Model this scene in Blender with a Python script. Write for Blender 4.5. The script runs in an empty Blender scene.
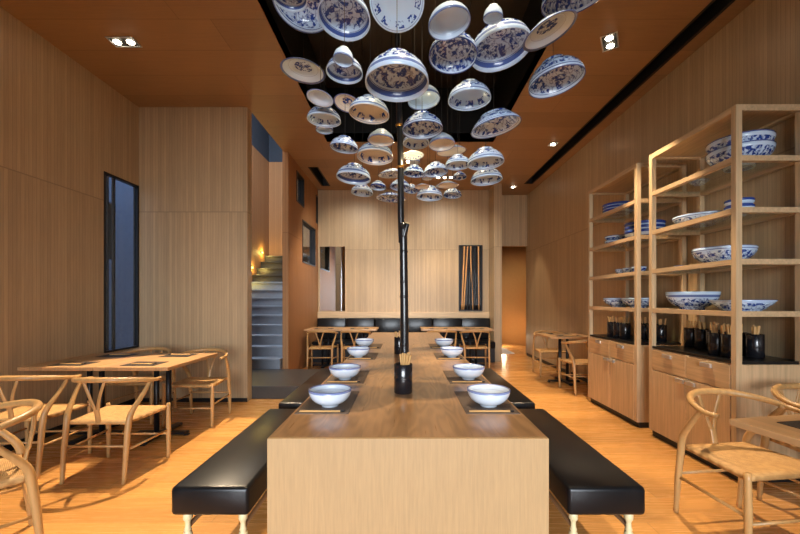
import bpy, bmesh, math, random
from mathutils import Vector, Matrix
random.seed(7)
PI = math.pi
S = bpy.context.scene
COL = S.collection
F, CX, CY, EYE = 372.0, 404.5, 300.0, 1.34      # focal length in pixels, vanishing point, eye height

# ------------------------------------------------------------------ objects
def tag(o, label=None, cat=None, group=None, kind=None):
    if label: o['label'] = label
    if cat: o['category'] = cat
    if group: o['group'] = group
    if kind: o['kind'] = kind
    return o

def empty(name, loc=(0, 0, 0), rz=0.0, label=None, cat=None, group=None):
    o = bpy.data.objects.new(name, None)
    COL.objects.link(o)
    o.location = loc
    o.rotation_euler = (0, 0, rz)
    o.empty_display_size = 0.1
    return tag(o, label, cat, group)

def build(name, bm, mat, parent=None, loc=None, rot=None, smooth=False):
    bmesh.ops.recalc_face_normals(bm, faces=bm.faces[:])
    me = bpy.data.meshes.new(name)
    bm.to_mesh(me)
    bm.free()
    if smooth:
        for p in me.polygons: p.use_smooth = True
    o = bpy.data.objects.new(name, me)
    COL.objects.link(o)
    for m in (mat if isinstance(mat, (list, tuple)) else [mat]): me.materials.append(m)
    if parent: o.parent = parent
    if loc is not None: o.location = loc
    if rot is not None: o.rotation_euler = rot
    return o

def copy_tree(o, parent=None):
    c = o.copy()
    COL.objects.link(c)
    if parent: c.parent = parent
    for ch in list(o.children): copy_tree(ch, c)
    return c

def struct(name, bm, mat, parent=None, smooth=False):
    return tag(build(name, bm, mat, parent, smooth=smooth), kind='structure')

# ------------------------------------------------------------------ mesh helpers
def box(bm, x0, x1, y0, y1, z0, z1, bev=0.0, seg=2):
    g = bmesh.ops.create_cube(bm, size=1.0)
    vs = g['verts']
    for v in vs:
        v.co = Vector(((x0 + x1) / 2 + v.co.x * (x1 - x0), (y0 + y1) / 2 + v.co.y * (y1 - y0), (z0 + z1) / 2 + v.co.z * (z1 - z0)))
    if bev > 0:
        es = list({e for v in vs for e in v.link_edges})
        bmesh.ops.bevel(bm, geom=es, offset=bev, segments=seg, profile=0.5, affect='EDGES')

def B(*args, **k):
    bm = bmesh.new()
    box(bm, *args, **k)
    return bm

def smooth_path(pts, n=6):
    P = [Vector(p) for p in pts]
    if len(P) < 3: return P
    out = []
    for i in range(len(P) - 1):
        p0 = P[i - 1] if i > 0 else P[i] * 2 - P[i + 1]
        p1, p2 = P[i], P[i + 1]
        p3 = P[i + 2] if i + 2 < len(P) else P[i + 1] * 2 - P[i]
        for k in range(n):
            t = k / n
            out.append(0.5 * ((2 * p1) + (p2 - p0) * t + (2 * p0 - 5 * p1 + 4 * p2 - p3) * t * t + (3 * p1 - p0 - 3 * p2 + p3) * t ** 3))
    out.append(P[-1])
    return out

def tube(bm, pts, rad, seg=10, n=6, flat=1.0):
    """swept round bar along a smoothed path; rad is one radius or one per control point"""
    ctrl = len(pts)
    P = smooth_path(pts, n)
    m = len(P)
    def r_at(i):
        if not isinstance(rad, (list, tuple)): return rad
        t = i / (m - 1) * (ctrl - 1)
        k = min(int(t), ctrl - 2)
        return rad[k] + (rad[k + 1] - rad[k]) * (t - k)
    rings = []
    up = None
    for i in range(m):
        d = (P[min(i + 1, m - 1)] - P[max(i - 1, 0)]).normalized()
        if up is None:
            up = Vector((0, 0, 1)) if abs(d.z) < 0.9 else Vector((0, 1, 0))
        side = d.cross(up).normalized()
        up = side.cross(d).normalized()
        r = r_at(i)
        rings.append([bm.verts.new(P[i] + side * (math.cos(a) * r) + up * (math.sin(a) * r * flat)) for a in [2 * PI * k / seg for k in range(seg)]])
    for a, b in zip(rings, rings[1:]):
        for k in range(seg):
            bm.faces.new((a[k], a[(k + 1) % seg], b[(k + 1) % seg], b[k]))
    bm.faces.new(rings[0][::-1])
    bm.faces.new(rings[-1])

def T(*a, **k):
    bm = bmesh.new()
    tube(bm, *a, **k)
    return bm

def lathe(prof, seg=32, bm=None, close=False, c=(0, 0, 0)):
    """revolve (r, z, v) about z; writes a UV map: u = turn, v = given along the profile"""
    bm = bm or bmesh.new()
    uv = bm.loops.layers.uv.verify()
    rings, nv = [], len(prof)
    for p in prof:
        r, z = p[0], p[1]
        if r < 1e-6:
            rings.append([bm.verts.new((c[0], c[1], c[2] + z))])
        else:
            rings.append([bm.verts.new((c[0] + r * math.cos(2 * PI * k / seg), c[1] + r * math.sin(2 * PI * k / seg), c[2] + z)) for k in range(seg)])
    def vv(i): return prof[i][2] if len(prof[i]) > 2 else i / (nv - 1)
    for i in range(nv - 1):
        a, b = rings[i], rings[i + 1]
        for k in range(seg):
            k2 = (k + 1) % seg
            u0, u1 = k / seg, (k + 1) / seg
            if len(a) == 1 and len(b) == 1: continue
            if len(a) == 1:
                f = bm.faces.new((a[0], b[k2], b[k])); co = ((u0, vv(i)), (u1, vv(i + 1)), (u0, vv(i + 1)))
            elif len(b) == 1:
                f = bm.faces.new((a[k], a[k2], b[0])); co = ((u0, vv(i)), (u1, vv(i)), (u0, vv(i + 1)))
            else:
                f = bm.faces.new((a[k], a[k2], b[k2], b[k])); co = ((u0, vv(i)), (u1, vv(i)), (u1, vv(i + 1)), (u0, vv(i + 1)))
            for lp, q in zip(f.loops, co): lp[uv].uv = q
    return bm

def slab(xs, ys, zs, holes):
    """axis-aligned slab cut into cells, leaving out cells whose centre lies in a hole; one clean shell"""
    bm = bmesh.new()
    def inside(c): return any(all(h[2 * i] - 1e-6 < c[i] < h[2 * i + 1] + 1e-6 for i in range(3)) for h in holes)
    nx, ny, nz = len(xs) - 1, len(ys) - 1, len(zs) - 1
    occ = {(i, j, k) for i in range(nx) for j in range(ny) for k in range(nz)
           if not inside(((xs[i] + xs[i + 1]) / 2, (ys[j] + ys[j + 1]) / 2, (zs[k] + zs[k + 1]) / 2))}
    V = {}
    def v(i, j, k):
        if (i, j, k) not in V: V[(i, j, k)] = bm.verts.new((xs[i], ys[j], zs[k]))
        return V[(i, j, k)]
    for (i, j, k) in occ:
        for d, q in (((-1, 0, 0), ((0,0,0),(0,0,1),(0,1,1),(0,1,0))), ((1, 0, 0), ((1,0,0),(1,1,0),(1,1,1),(1,0,1))),
                     ((0,-1, 0), ((0,0,0),(1,0,0),(1,0,1),(0,0,1))), ((0, 1, 0), ((0,1,0),(0,1,1),(1,1,1),(1,1,0))),
                     ((0, 0,-1), ((0,0,0),(0,1,0),(1,1,0),(1,0,0))), ((0, 0, 1), ((0,0,1),(1,0,1),(1,1,1),(0,1,1)))):
            if (i + d[0], j + d[1], k + d[2]) not in occ:
                try: bm.faces.new([v(i + a, j + b, k + c) for a, b, c in q])
                except ValueError: pass
    return bm

# ------------------------------------------------------------------ materials
def srgb(r, g, b):
    f = lambda c: (c / 255 / 12.92) if c / 255 <= 0.04045 else ((c / 255 + 0.055) / 1.055) ** 2.4
    return (f(r), f(g), f(b), 1.0)

class N:
    def __init__(s, name):
        s.m = bpy.data.materials.new(name)
        s.m.use_nodes = True
        s.t = s.m.node_tree
        s.b = s.t.nodes['Principled BSDF']
    def n(s, typ, **k):
        nd = s.t.nodes.new(typ)
        for a, v in k.items(): setattr(nd, a, v)
        return nd
    def put(s, sock, v):
        if isinstance(v, bpy.types.NodeSocket): s.t.links.new(v, sock)
        else: sock.default_value = v
    def math(s, op, a, b=0.0, clamp=False):
        nd = s.n('ShaderNodeMath', operation=op, use_clamp=clamp)
        s.put(nd.inputs[0], a); s.put(nd.inputs[1], b)
        return nd.outputs[0]
    def mix(s, f, a, b, mode='MIX'):
        nd = s.n('ShaderNodeMix', data_type='RGBA', blend_type=mode)
        s.put(nd.inputs[0], f); s.put(nd.inputs[6], a); s.put(nd.inputs[7], b)
        return nd.outputs[2]
    def coord(s, which='Object'):
        return s.n('ShaderNodeTexCoord').outputs[which]
    def xyz(s, v):
        nd = s.n('ShaderNodeSeparateXYZ'); s.put(nd.inputs[0], v)
        return nd.outputs
    def vec(s, x, y, z=0.0):
        nd = s.n('ShaderNodeCombineXYZ')
        for i, q in enumerate((x, y, z)): s.put(nd.inputs[i], q)
        return nd.outputs[0]
    def noise(s, v, scale, detail=3.0, rough=0.55):
        nd = s.n('ShaderNodeTexNoise'); s.put(nd.inputs['Vector'], v)
        nd.inputs['Scale'].default_value = scale; nd.inputs['Detail'].default_value = detail; nd.inputs['Roughness'].default_value = rough
        return nd.outputs['Fac']
    def white(s, v):
        nd = s.n('ShaderNodeTexWhiteNoise', noise_dimensions='3D'); s.put(nd.inputs['Vector'], v)
        return nd.outputs['Value']
    def band(s, v, lo, hi):
        return s.math('MULTIPLY', s.math('GREATER_THAN', v, lo), s.math('LESS_THAN', v, hi))
    def ramp(s, f, lo, hi):
        nd = s.n('ShaderNodeMapRange'); nd.clamp = True
        s.put(nd.inputs[0], f); nd.inputs[1].default_value = lo; nd.inputs[2].default_value = hi
        return nd.outputs[0]
    def bump(s, h, strength=0.2, dist=0.004):
        nd = s.n('ShaderNodeBump'); nd.inputs['Strength'].default_value = strength; nd.inputs['Distance'].default_value = dist
        s.put(nd.inputs['Height'], h)
        s.t.links.new(nd.outputs[0], s.b.inputs['Normal'])
    def set(s, **k):
        for a, v in k.items(): s.put(s.b.inputs[a.replace('_', ' ')], v)
        return s.m

def plain(name, c, rough=0.5, metal=0.0, coat=0.0, var=0.06):
    s = N(name)
    nz = s.noise(s.coord(), 14.0, 3.0)
    a = tuple(q * (1 - var) for q in c[:3]) + (1,)
    b = tuple(min(1, q * (1 + var)) for q in c[:3]) + (1,)
    s.set(Base_Color=s.mix(nz, a, b), Roughness=rough, Metallic=metal, Coat_Weight=coat)
    return s.m

def veneer(name, c, slat=0.036, joint=True, rough=0.42, contrast=0.16):
    """upright slatted veneer for walls that run along x or along y"""
    s = N(name)
    x, y, z = s.xyz(s.coord())
    u = s.math('ADD', x, y)
    zj = s.math('GREATER_THAN', z, 2.5) if joint else 0.0
    k = s.math('FLOOR', s.math('DIVIDE', u, slat))
    fr = s.math('FRACT', s.math('DIVIDE', u, slat))
    tone = s.white(s.vec(k, zj, 0.0))
    grain = s.noise(s.vec(s.math('MULTIPLY', u, 60.0), s.math('MULTIPLY', z, 2.0), k), 1.6, 4.0, 0.6)
    big = s.noise(s.vec(s.math('MULTIPLY', u, 1.5), s.math('MULTIPLY', z, 0.5), zj), 1.0, 2.0)
    f = s.math('ADD', s.math('ADD', s.math('MULTIPLY', tone, 0.32), s.math('MULTIPLY', grain, 0.8)), s.math('MULTIPLY', big, 0.4))
    f = s.ramp(f, 0.45, 1.15)
    dark = tuple(q * (1 - contrast * 1.5) for q in c[:3]) + (1,)
    lite = tuple(min(1, q * (1 + contrast)) for q in c[:3]) + (1,)
    col = s.mix(f, dark, lite)
    groove = s.math('LESS_THAN', fr, 0.09)
    if joint:
        groove = s.math('MAXIMUM', groove, s.band(z, 2.494, 2.506))
    col = s.mix(s.math('MULTIPLY', groove, 0.55), col, tuple(q * 0.4 for q in c[:3]) + (1,))
    s.bump(s.math('SUBTRACT', 1.0, groove), 0.35, 0.002)
    return s.set(Base_Color=col, Roughness=rough)

def planks(name, c, along='x', width=0.13, length=1.6, rough=0.3, coat=0.0, contrast=0.16, grain_k=1.0):
    s = N(name)
    x, y, z = s.xyz(s.coord())
    if along == 'y': x, y = y, x
    row = s.math('FLOOR', s.math('DIVIDE', y, width))
    fr = s.math('FRACT', s.math('DIVIDE', y, width))
    xo = s.math('ADD', x, s.math('MULTIPLY', s.white(s.vec(row, 3.0, 0.0)), length))
    seg = s.math('FLOOR', s.math('DIVIDE', xo, length))
    fs = s.math('FRACT', s.math('DIVIDE', xo, length))
    tone = s.white(s.vec(row, seg, 1.0))
    warp = s.noise(s.vec(s.math('MULTIPLY', x, 1.2), s.math('MULTIPLY', y, 3.0), row), 1.0, 2.0)
    grain = s.noise(s.vec(s.math('MULTIPLY', x, 2.0), s.math('ADD', s.math('MULTIPLY', y, 45.0), s.math('MULTIPLY', warp, 6.0)), s.math('ADD', row, z)), 1.5, 4.0, 0.6)
    f = s.ramp(s.math('ADD', s.math('MULTIPLY', tone, 0.55), s.math('MULTIPLY', grain, grain_k)), 0.35, 1.15)
    dark = tuple(q * (1 - contrast * 1.5) for q in c[:3]) + (1,)
    lite = tuple(min(1, q * (1 + contrast)) for q in c[:3]) + (1,)
    col = s.mix(f, dark, lite)
    line = s.math('MAXIMUM', s.math('LESS_THAN', fr, 0.018), s.math('LESS_THAN', fs, 0.0025))
    col = s.mix(s.math('MULTIPLY', line, 0.5), col, tuple(q * 0.35 for q in c[:3]) + (1,))
    return s.set(Base_Color=col, Roughness=s.math('ADD', s.math('MULTIPLY', grain, 0.1), rough), Coat_Weight=coat, Coat_Roughness=0.15)

def solid_wood(name, c, axis='z', rough=0.4, contrast=0.15, scale=1.0, coat=0.0):
    s = N(name)
    x, y, z = s.xyz(s.coord())
    k = {'x': (2, 40, 40), 'y': (40, 2, 40), 'z': (40, 40, 2)}[axis]
    rnd = s.n('ShaderNodeObjectInfo').outputs['Random']
    v = s.vec(*(s.math('MULTIPLY', q, float(m) * scale) for q, m in zip((x, y, z), k)))
    ad = s.n('ShaderNodeVectorMath', operation='ADD')
    s.put(ad.inputs[0], v); s.put(ad.inputs[1], s.vec(s.math('MULTIPLY', rnd, 31.0), s.math('MULTIPLY', rnd, 17.0), rnd))
    f = s.ramp(s.noise(ad.outputs[0], 1.2, 4.0, 0.6), 0.3, 0.75)
    dark = tuple(q * (1 - contrast * 1.5) for q in c[:3]) + (1,)
    lite = tuple(min(1, q * (1 + contrast)) for q in c[:3]) + (1,)
    return s.set(Base_Color=s.mix(f, dark, lite), Roughness=rough, Coat_Weight=coat)

def tabletop_wood(name, c, rough=0.3):
    """plain-sawn boards along y with arched figure"""
    s = N(name)
    x, y, z = s.xyz(s.coord())
    row = s.math('FLOOR', s.math('DIVIDE', x, 0.2))
    off = s.white(s.vec(row, 0.0, 5.0))
    w1 = s.noise(s.vec(s.math('MULTIPLY', x, 3.5), s.math('MULTIPLY', y, 0.7), s.math('MULTIPLY', off, 9.0)), 1.6, 2.0)
    rings = s.math('SINE', s.math('ADD', s.math('MULTIPLY', w1, 60.0), s.math('MULTIPLY', z, 30.0)))
    fine = s.noise(s.vec(s.math('MULTIPLY', x, 70.0), s.math('MULTIPLY', y, 2.5), z), 1.4, 3.0)
    f = s.ramp(s.math('ADD', s.math('MULTIPLY', rings, 0.18), s.math('ADD', s.math('MULTIPLY', fine, 0.6), s.math('MULTIPLY', off, 0.3))), 0.1, 0.85)
    dark = tuple(q * 0.68 for q in c[:3]) + (1,)
    lite = tuple(min(1, q * 1.15) for q in c[:3]) + (1,)
    return s.set(Base_Color=s.mix(f, dark, lite), Roughness=s.math('ADD', s.math('MULTIPLY', fine, 0.12), rough - 0.06), Coat_Weight=0.25, Coat_Roughness=0.12)

BLUE = (0.018, 0.06, 0.33, 1)
def porcelain(name, style, glaze=(0.62, 0.79, 1.0), outer=None):
    """blue painted porcelain: v runs 0 (inside centre) - .5 (rim) - 1 (outside foot)"""
    s = N(name)
    u, v, _ = s.xyz(s.coord('UV'))
    rnd = s.n('ShaderNodeObjectInfo').outputs['Random']
    ob = s.coord()
    ad = s.n('ShaderNodeVectorMath', operation='ADD')
    s.put(ad.inputs[0], ob); s.put(ad.inputs[1], s.vec(s.math('MULTIPLY', rnd, 13.0), s.math('MULTIPLY', rnd, 7.0), s.math('MULTIPLY', rnd, 5.0)))
    vv = ad.outputs[0]
    blot = s.noise(vv, 40.0, 3.0, 0.6)
    big = s.noise(vv, 21.0, 1.0)
    flower = s.math('MULTIPLY', s.ramp(blot, 0.45, 0.52), s.ramp(big, 0.44, 0.50))
    vine = s.math('MULTIPLY', s.ramp(s.math('ABSOLUTE', s.math('SUBTRACT', s.noise(vv, 18.0, 2.0), 0.5)), 0.04, 0.008), 0.6)
    floral = s.math('MAXIMUM', flower, vine)
    key = s.math('GREATER_THAN', s.math('SINE', s.math('MULTIPLY', u, 2 * PI * 34.0)), 0.1)
    def AND(a, b): return s.math('MULTIPLY', a, b)
    def OR(*a):
        r = a[0]
        for q in a[1:]: r = s.math('MAXIMUM', r, q)
        return r
    rim = s.band(v, 0.49, 0.508)
    if style == 'band':        # broad blue band inside the rim, flowers inside and out
        ink = OR(AND(s.band(v, 0.385, 0.445), 0.92), AND(s.band(v, 0.372, 0.38), 0.8), AND(s.band(v, 0.12, 0.35), floral), AND(s.band(v, 0.0, 0.1), s.ramp(blot, 0.47, 0.55)), AND(s.band(v, 0.10, 0.112), 0.8),
                 AND(s.band(v, 0.60, 0.86), floral), AND(s.band(v, 0.545, 0.58), 0.8), AND(s.band(v, 0.89, 0.91), 0.9))
    elif style == 'floral':    # flowers all over, thin lines
        ink = OR(AND(rim, 0.85), AND(s.band(v, 0.12, 0.43), floral), AND(s.band(v, 0.0, 0.1), s.ramp(blot, 0.47, 0.55)), AND(s.band(v, 0.445, 0.455), 0.8),
                 AND(s.band(v, 0.56, 0.88), floral), AND(s.band(v, 0.53, 0.542), 0.8), AND(s.band(v, 0.90, 0.92), 0.9))
    elif style == 'dense':     # dark blue ground of leaves
        d = s.ramp(blot, 0.44, 0.54)
        ink = OR(AND(rim, 1.0), AND(s.band(v, 0.0, 0.29), d), AND(s.band(v, 0.31, 0.46), s.math('MAXIMUM', d, s.math('MULTIPLY', key, 0.35))), AND(s.band(v, 0.53, 0.9), d))
    elif style == 'rimplate':  # pale plate, motif in the middle, blue edge line
        ink = OR(AND(s.band(v, 0.455, 0.505), 0.85), AND(s.band(v, 0.0, 0.19), s.ramp(blot, 0.43, 0.53)), AND(s.band(v, 0.315, 0.322), 0.5), AND(s.band(v, 0.6, 0.9), AND(floral, 0.6)))
    elif style == 'border':    # plain inside with a row of blossoms below the rim
        ink = OR(AND(s.band(v, 0.33, 0.44), AND(s.ramp(blot, 0.46, 0.53), s.math('GREATER_THAN', s.math('SINE', s.math('MULTIPLY', u, 2 * PI * 9.0)), -0.35))), AND(s.band(v, 0.465, 0.475), 0.6),
                 AND(s.band(v, 0.58, 0.84), AND(floral, 0.9)), AND(s.band(v, 0.53, 0.55), 0.7), AND(s.band(v, 0.87, 0.9), 0.8))
    elif style == 'stripe':    # bands round the outside
        ink = OR(s.band(v, 0.49, 0.56), AND(s.band(v, 0.64, 0.69), 0.9), AND(s.band(v, 0.1, 0.4), floral), AND(s.band(v, 0.78, 0.8), 0.8))
    elif style == 'key':
        ink = OR(AND(s.band(v, 0.5, 0.515), 0.9), AND(s.band(v, 0.56, 0.80), s.math('MAXIMUM', s.ramp(blot, 0.45, 0.54), AND(key, 0.25))), AND(s.band(v, 0.85, 0.9), 0.8), AND(s.band(v, 0.1, 0.4), floral))
    else:                      # 'line': plain white with one fine blue line at the rim
        ink = OR(AND(s.band(v, 0.482, 0.53), 0.75), AND(s.band(v, 0.40, 0.408), 0.35), AND(s.band(v, 0.9, 0.915), 0.5))
    base = s.mix(s.math('GREATER_THAN', v, 0.515), (*glaze, 1), (*(outer or glaze), 1))
    col = s.mix(ink, base, BLUE)
    return s.set(Base_Color=col, Roughness=0.22, Coat_Weight=0.4, Coat_Roughness=0.06)

WALLC = srgb(186, 159, 122)
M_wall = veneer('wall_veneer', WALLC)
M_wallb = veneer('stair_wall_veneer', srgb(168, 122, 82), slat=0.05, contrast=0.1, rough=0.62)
M_wallb.node_tree.nodes['Principled BSDF'].inputs['Specular IOR Level'].default_value = 0.2
M_ceil = planks('ceiling_veneer', srgb(160, 124, 86), 'x', 0.42, 2.4, rough=0.42, contrast=0.12)
M_floor = planks('floor_boards', srgb(206, 150, 84), 'x', 0.14, 1.9, rough=0.22, coat=0.3, contrast=0.13)
M_oak = solid_wood('pale_oak', srgb(204, 174, 134), 'z', 0.42)
M_oaky = solid_wood('pale_oak_lengthwise', srgb(204, 174, 134), 'y', 0.42)
M_oakx = solid_wood('pale_oak_across', srgb(204, 174, 134), 'x', 0.42)
M_drawer = solid_wood('drawer_oak', srgb(200, 166, 122), 'y', 0.42)
M_top = tabletop_wood('long_table_top_wood', srgb(170, 132, 92))
M_apron = solid_wood('table_end_veneer', srgb(184, 151, 108), 'z', 0.4, 0.07, 3.0)
M_small = planks('small_table_wood', srgb(186, 146, 102), 'y', 0.11, 3.0, rough=0.3, contrast=0.15)
M_chair = solid_wood('chair_ash', srgb(190, 148, 94), 'z', 0.36, 0.12)
def cord():
    s = N('paper_cord')
    x, y, z = s.xyz(s.coord())
    ax, ay = s.math('ABSOLUTE', x), s.math('ABSOLUTE', y)
    d = s.math('GREATER_THAN', ax, ay)
    w = s.mix(d, s.vec(ay, ay, ay), s.vec(ax, ax, ax))
    wx = s.xyz(w)[0]
    wave = s.math('SINE', s.math('MULTIPLY', wx, 900.0))
    f = s.math('ADD', s.math('MULTIPLY', wave, 0.25), s.noise(s.coord(), 30.0, 2.0))
    s.bump(wave, 0.3, 0.002)
    return s.set(Base_Color=s.mix(s.ramp(f, 0.2, 0.9), srgb(170, 128, 76), srgb(214, 172, 112)), Roughness=0.6)
M_cord = cord()
def leather():
    s = N('black_leather')
    v = s.coord()
    s.bump(s.noise(v, 160.0, 2.0), 0.12, 0.002)
    sc = s.ramp(s.noise(v, 5.0, 4.0), 0.55, 0.8)
    return s.set(Base_Color=s.mix(sc, (0.006, 0.006, 0.007, 1), (0.016, 0.015, 0.015, 1)), Roughness=0.33, Specular_IOR_Level=0.28, Coat_Weight=0.25, Coat_Roughness=0.22, Coat_Tint=(0.7, 0.85, 1.0, 1))  # blue coat tint stands in for the daylight sheen
M_leather = leather()
M_cream = plain('cream_painted_wood', srgb(222, 206, 160), 0.4)
M_rail = solid_wood('bench_rail_wood', srgb(120, 84, 52), 'y', 0.45)
M_black = plain('black_metal', (0.012, 0.012, 0.014, 1), 0.4, 0.3)
M_pole = plain('black_lacquer', (0.010, 0.010, 0.012, 1), 0.28, 0.0, 0.3)
M_cut = plain('cut_bamboo', srgb(205, 175, 130), 0.6)
M_cup = plain('black_ceramic', (0.010, 0.010, 0.013, 1), 0.22, 0.0, 0.4)
M_stick = solid_wood('chopstick_wood', srgb(214, 168, 106), 'z', 0.5)
M_tip = plain('black_tip', (0.012, 0.01, 0.01, 1), 0.4)
def weave(name, a, b):
    s = N(name)
    x, y, z = s.xyz(s.coord())
    w = s.math('MULTIPLY', s.math('SINE', s.math('MULTIPLY', x, 1500.0)), s.math('SINE', s.math('MULTIPLY', y, 1500.0)))
    s.bump(w, 0.3, 0.001)
    return s.set(Base_Color=s.mix(s.ramp(w, -1, 1), a, b), Roughness=0.55)
M_mat = weave('woven_placemat', srgb(74, 62, 54), srgb(112, 96, 82))
M_matd = weave('dark_placemat', srgb(30, 27, 26), srgb(58, 50, 46))
M_void = plain('dark_bronze_panel', (0.020, 0.016, 0.012, 1), 0.42, 0.0)
M_blackp = plain('black_recess', (0.004, 0.004, 0.004, 1), 0.6)
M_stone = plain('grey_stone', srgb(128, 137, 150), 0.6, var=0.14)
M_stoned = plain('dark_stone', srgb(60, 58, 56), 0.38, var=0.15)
M_slate = plain('blue_grey_plaster', srgb(46, 54, 66), 0.8)
M_steel = plain('brushed_steel', (0.78, 0.80, 0.83, 1), 0.35, 0.9)
M_counter = plain('black_counter', (0.008, 0.008, 0.008, 1), 0.3)
M_bronze = plain('bronze_wall_panel', srgb(198, 150, 94), 0.3, 0.4)
M_cable = plain('steel_cable', (0.035, 0.03, 0.026, 1), 0.4, 0.5)
M_rug = plain('pale_rug_pile', srgb(200, 196, 190), 0.9, var=0.3)
M_facade = plain('outside_facade', srgb(100, 118, 148), 0.8, var=0.3)
def glass(name, c=(1, 1, 1, 1), rough=0.02, t=0.9, spec=1.0):
    """thin pane: mostly clear with a mirror-like sheen"""
    s = N(name)
    tr = s.n('ShaderNodeBsdfTransparent'); tr.inputs[0].default_value = tuple(q * t for q in c[:3]) + (1,)
    gl = s.n('ShaderNodeBsdfGlossy'); gl.inputs['Roughness'].default_value = rough; gl.inputs[0].default_value = (0.9, 0.95, 1, 1)
    fr = s.n('ShaderNodeLayerWeight'); fr.inputs[0].default_value = 0.5
    fc = s.math('ADD', s.math('MULTIPLY', s.math('POWER', fr.outputs['Facing'], 4.0), 0.8), 0.04)
    mx = s.n('ShaderNodeMixShader')
    s.put(mx.inputs[0], s.math('MULTIPLY', fc, spec, True))
    s.t.links.new(tr.outputs[0], mx.inputs[1]); s.t.links.new(gl.outputs[0], mx.inputs[2])
    s.t.links.new(mx.outputs[0], s.t.nodes['Material Output'].inputs[0])
    return s.m
M_glass = glass('shelf_glass', (0.93, 0.98, 0.95, 1), 0.02, 0.92)
M_pane = glass('window_pane', (0.9, 0.95, 1.0, 1), 0.01, 0.8, 1.2)
M_clear = glass('clear_pane', (1, 1, 1, 1), 0.01, 0.97, 1.0)
M_mirror = plain('mirror_silver', (0.82, 0.84, 0.84, 1), 0.03, 1.0, var=0.0)
def emit(name, c, st):
    s = N(name)
    return s.set(Base_Color=(0, 0, 0, 1), Emission_Color=c, Emission_Strength=st)
M_lamp = emit('lamp_glow', (1.0, 0.86, 0.62, 1), 26.0)
M_step = emit('step_light_glow', (1.0, 0.72, 0.12, 1), 6.0)

# ------------------------------------------------------------------ the room
XL, XR, YF, YB, ZC = -3.5, 2.97, -1.6, 8.6, 3.88
RX0, RX1, RY0, RY1, RZ = -1.245, 1.43, -0.9, 5.98, 4.75      # the ceiling recess
struct('floor', B(XL - 0.2, 4.6, YF - 0.2, 12.6, -0.12, 0.0), M_floor)
struct('ceiling', slab([XL, -2.07, -1.85, -1.65, RX0, RX1, 2.61, 2.81, XR], [YF, RY0, 4.9, RY1, 7.1, 8.15, 8.3, 9.1], [ZC, ZC + 0.14],
       [(RX0, RX1, RY0, RY1, 3, 5), (2.61, 2.81, YF, 8.15, 3, 5), (-1.85, -1.65, 7.1, 8.3, 3, 5), (XL, -2.07, 4.9, 9.1, 3, 5)]), M_ceil)
def open_box(x0, x1, y0, y1, z0, z1, t=0.03):
    bm = bmesh.new()
    box(bm, x0 - t, x1 + t, y0 - t, y1 + t, z1, z1 + t)
    box(bm, x0 - t, x0, y0 - t, y1 + t, z0, z1); box(bm, x1, x1 + t, y0 - t, y1 + t, z0, z1)
    box(bm, x0, x1, y0 - t, y0, z0, z1); box(bm, x0, x1, y1, y1 + t, z0, z1)
    return bm
# recess over the long table: black sides, dark bronze ceiling panels
bm = bmesh.new()
t = 0.03
for q in ((RX0 - t, RX0, RY0 - t, RY1 + t), (RX1, RX1 + t, RY0 - t, RY1 + t), (RX0, RX1, RY0 - t, RY0), (RX0, RX1, RY1, RY1 + t)):
    box(bm, q[0], q[1], q[2], q[3], ZC + 0.002, RZ + 0.06)
struct('trim_1', bm, M_blackp)
bm = bmesh.new()
xs = [RX0 + (RX1 - RX0) * i / 4 for i in range(5)]
for i in range(4): box(bm, xs[i], xs[i + 1], RY0, RY1, RZ, RZ + 0.03, 0.006, 1)
box(bm, RX0, RX1, RY0, RY1, RZ + 0.015, RZ + 0.05)
struct('ceiling_recess', bm, M_void)
struct('trim_2', open_box(2.641, 2.779, YF + 0.031, 8.119, ZC + 0.002, ZC + 0.4), M_blackp)
struct('trim_3', open_box(-1.819, -1.681, 7.131, 8.269, ZC + 0.002, ZC + 0.4), M_blackp)
# walls
LW = (4.33, 4.893, 0.72, 2.84)
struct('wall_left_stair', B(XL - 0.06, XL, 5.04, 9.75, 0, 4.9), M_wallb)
struct('wall_left', slab([XL - 0.06, XL], [YF, LW[0], LW[1], 5.04], [0, LW[2], LW[3], ZC, 4.9], [(-9, 0, LW[0], LW[1], LW[2], LW[3]), (-9, 0, YF, 4.9, ZC, 7)]), M_wall)
struct('wall_left_upper', B(XL - 0.06, XL, 4.87, 9.75, 4.9, 6.6), M_slate)
struct('wall_right', B(XR, XR + 0.15, YF, 9.1, 0, ZC + 0.14), M_wall)
struct('wall_alcove', B(XL, -2.07, 4.9, 5.04, 0, 6.0), M_wall)
W1, W2, W3 = (6.88, 7.40, 3.17, 3.74), (7.28, 8.32, 2.08, 2.92), (8.40, 8.56, 3.08, 3.72)
ysb = sorted({6.4, YB + 0.12} | {q for w in (W1, W2, W3) for q in w[:2]})
zsb = sorted({0.0, ZC, 6.0} | {q for w in (W1, W2, W3) for q in w[2:]})
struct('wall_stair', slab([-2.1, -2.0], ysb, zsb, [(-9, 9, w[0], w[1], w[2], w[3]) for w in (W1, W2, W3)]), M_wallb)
struct('wall_back', B(-2.0, 1.95, YB, YB + 0.12, 0, ZC), M_wall)
struct('wall_pier', B(1.95, 2.12, 8.1, 9.0, 0, ZC), M_wall)
struct('wall_header', B(2.12, XR, 9.0, 9.1, 2.65, ZC), M_wall)
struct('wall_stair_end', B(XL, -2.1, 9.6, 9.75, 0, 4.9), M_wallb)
struct('wall_stair_upper', B(XL, -2.1, 9.6, 9.75, 4.9, 6.6), M_slate)
struct('ceiling_stair', B(XL, -1.5, 4.9, 9.75, 6.6, 6.7), M_slate)
struct('wall_upper', B(-2.07, -1.97, 4.9, 6.4, ZC + 0.14, 6.6), M_slate)
struct('wall_hall', B(1.0, 4.6, 12.0, 12.12, 0, 3.2), M_bronze)
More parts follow.
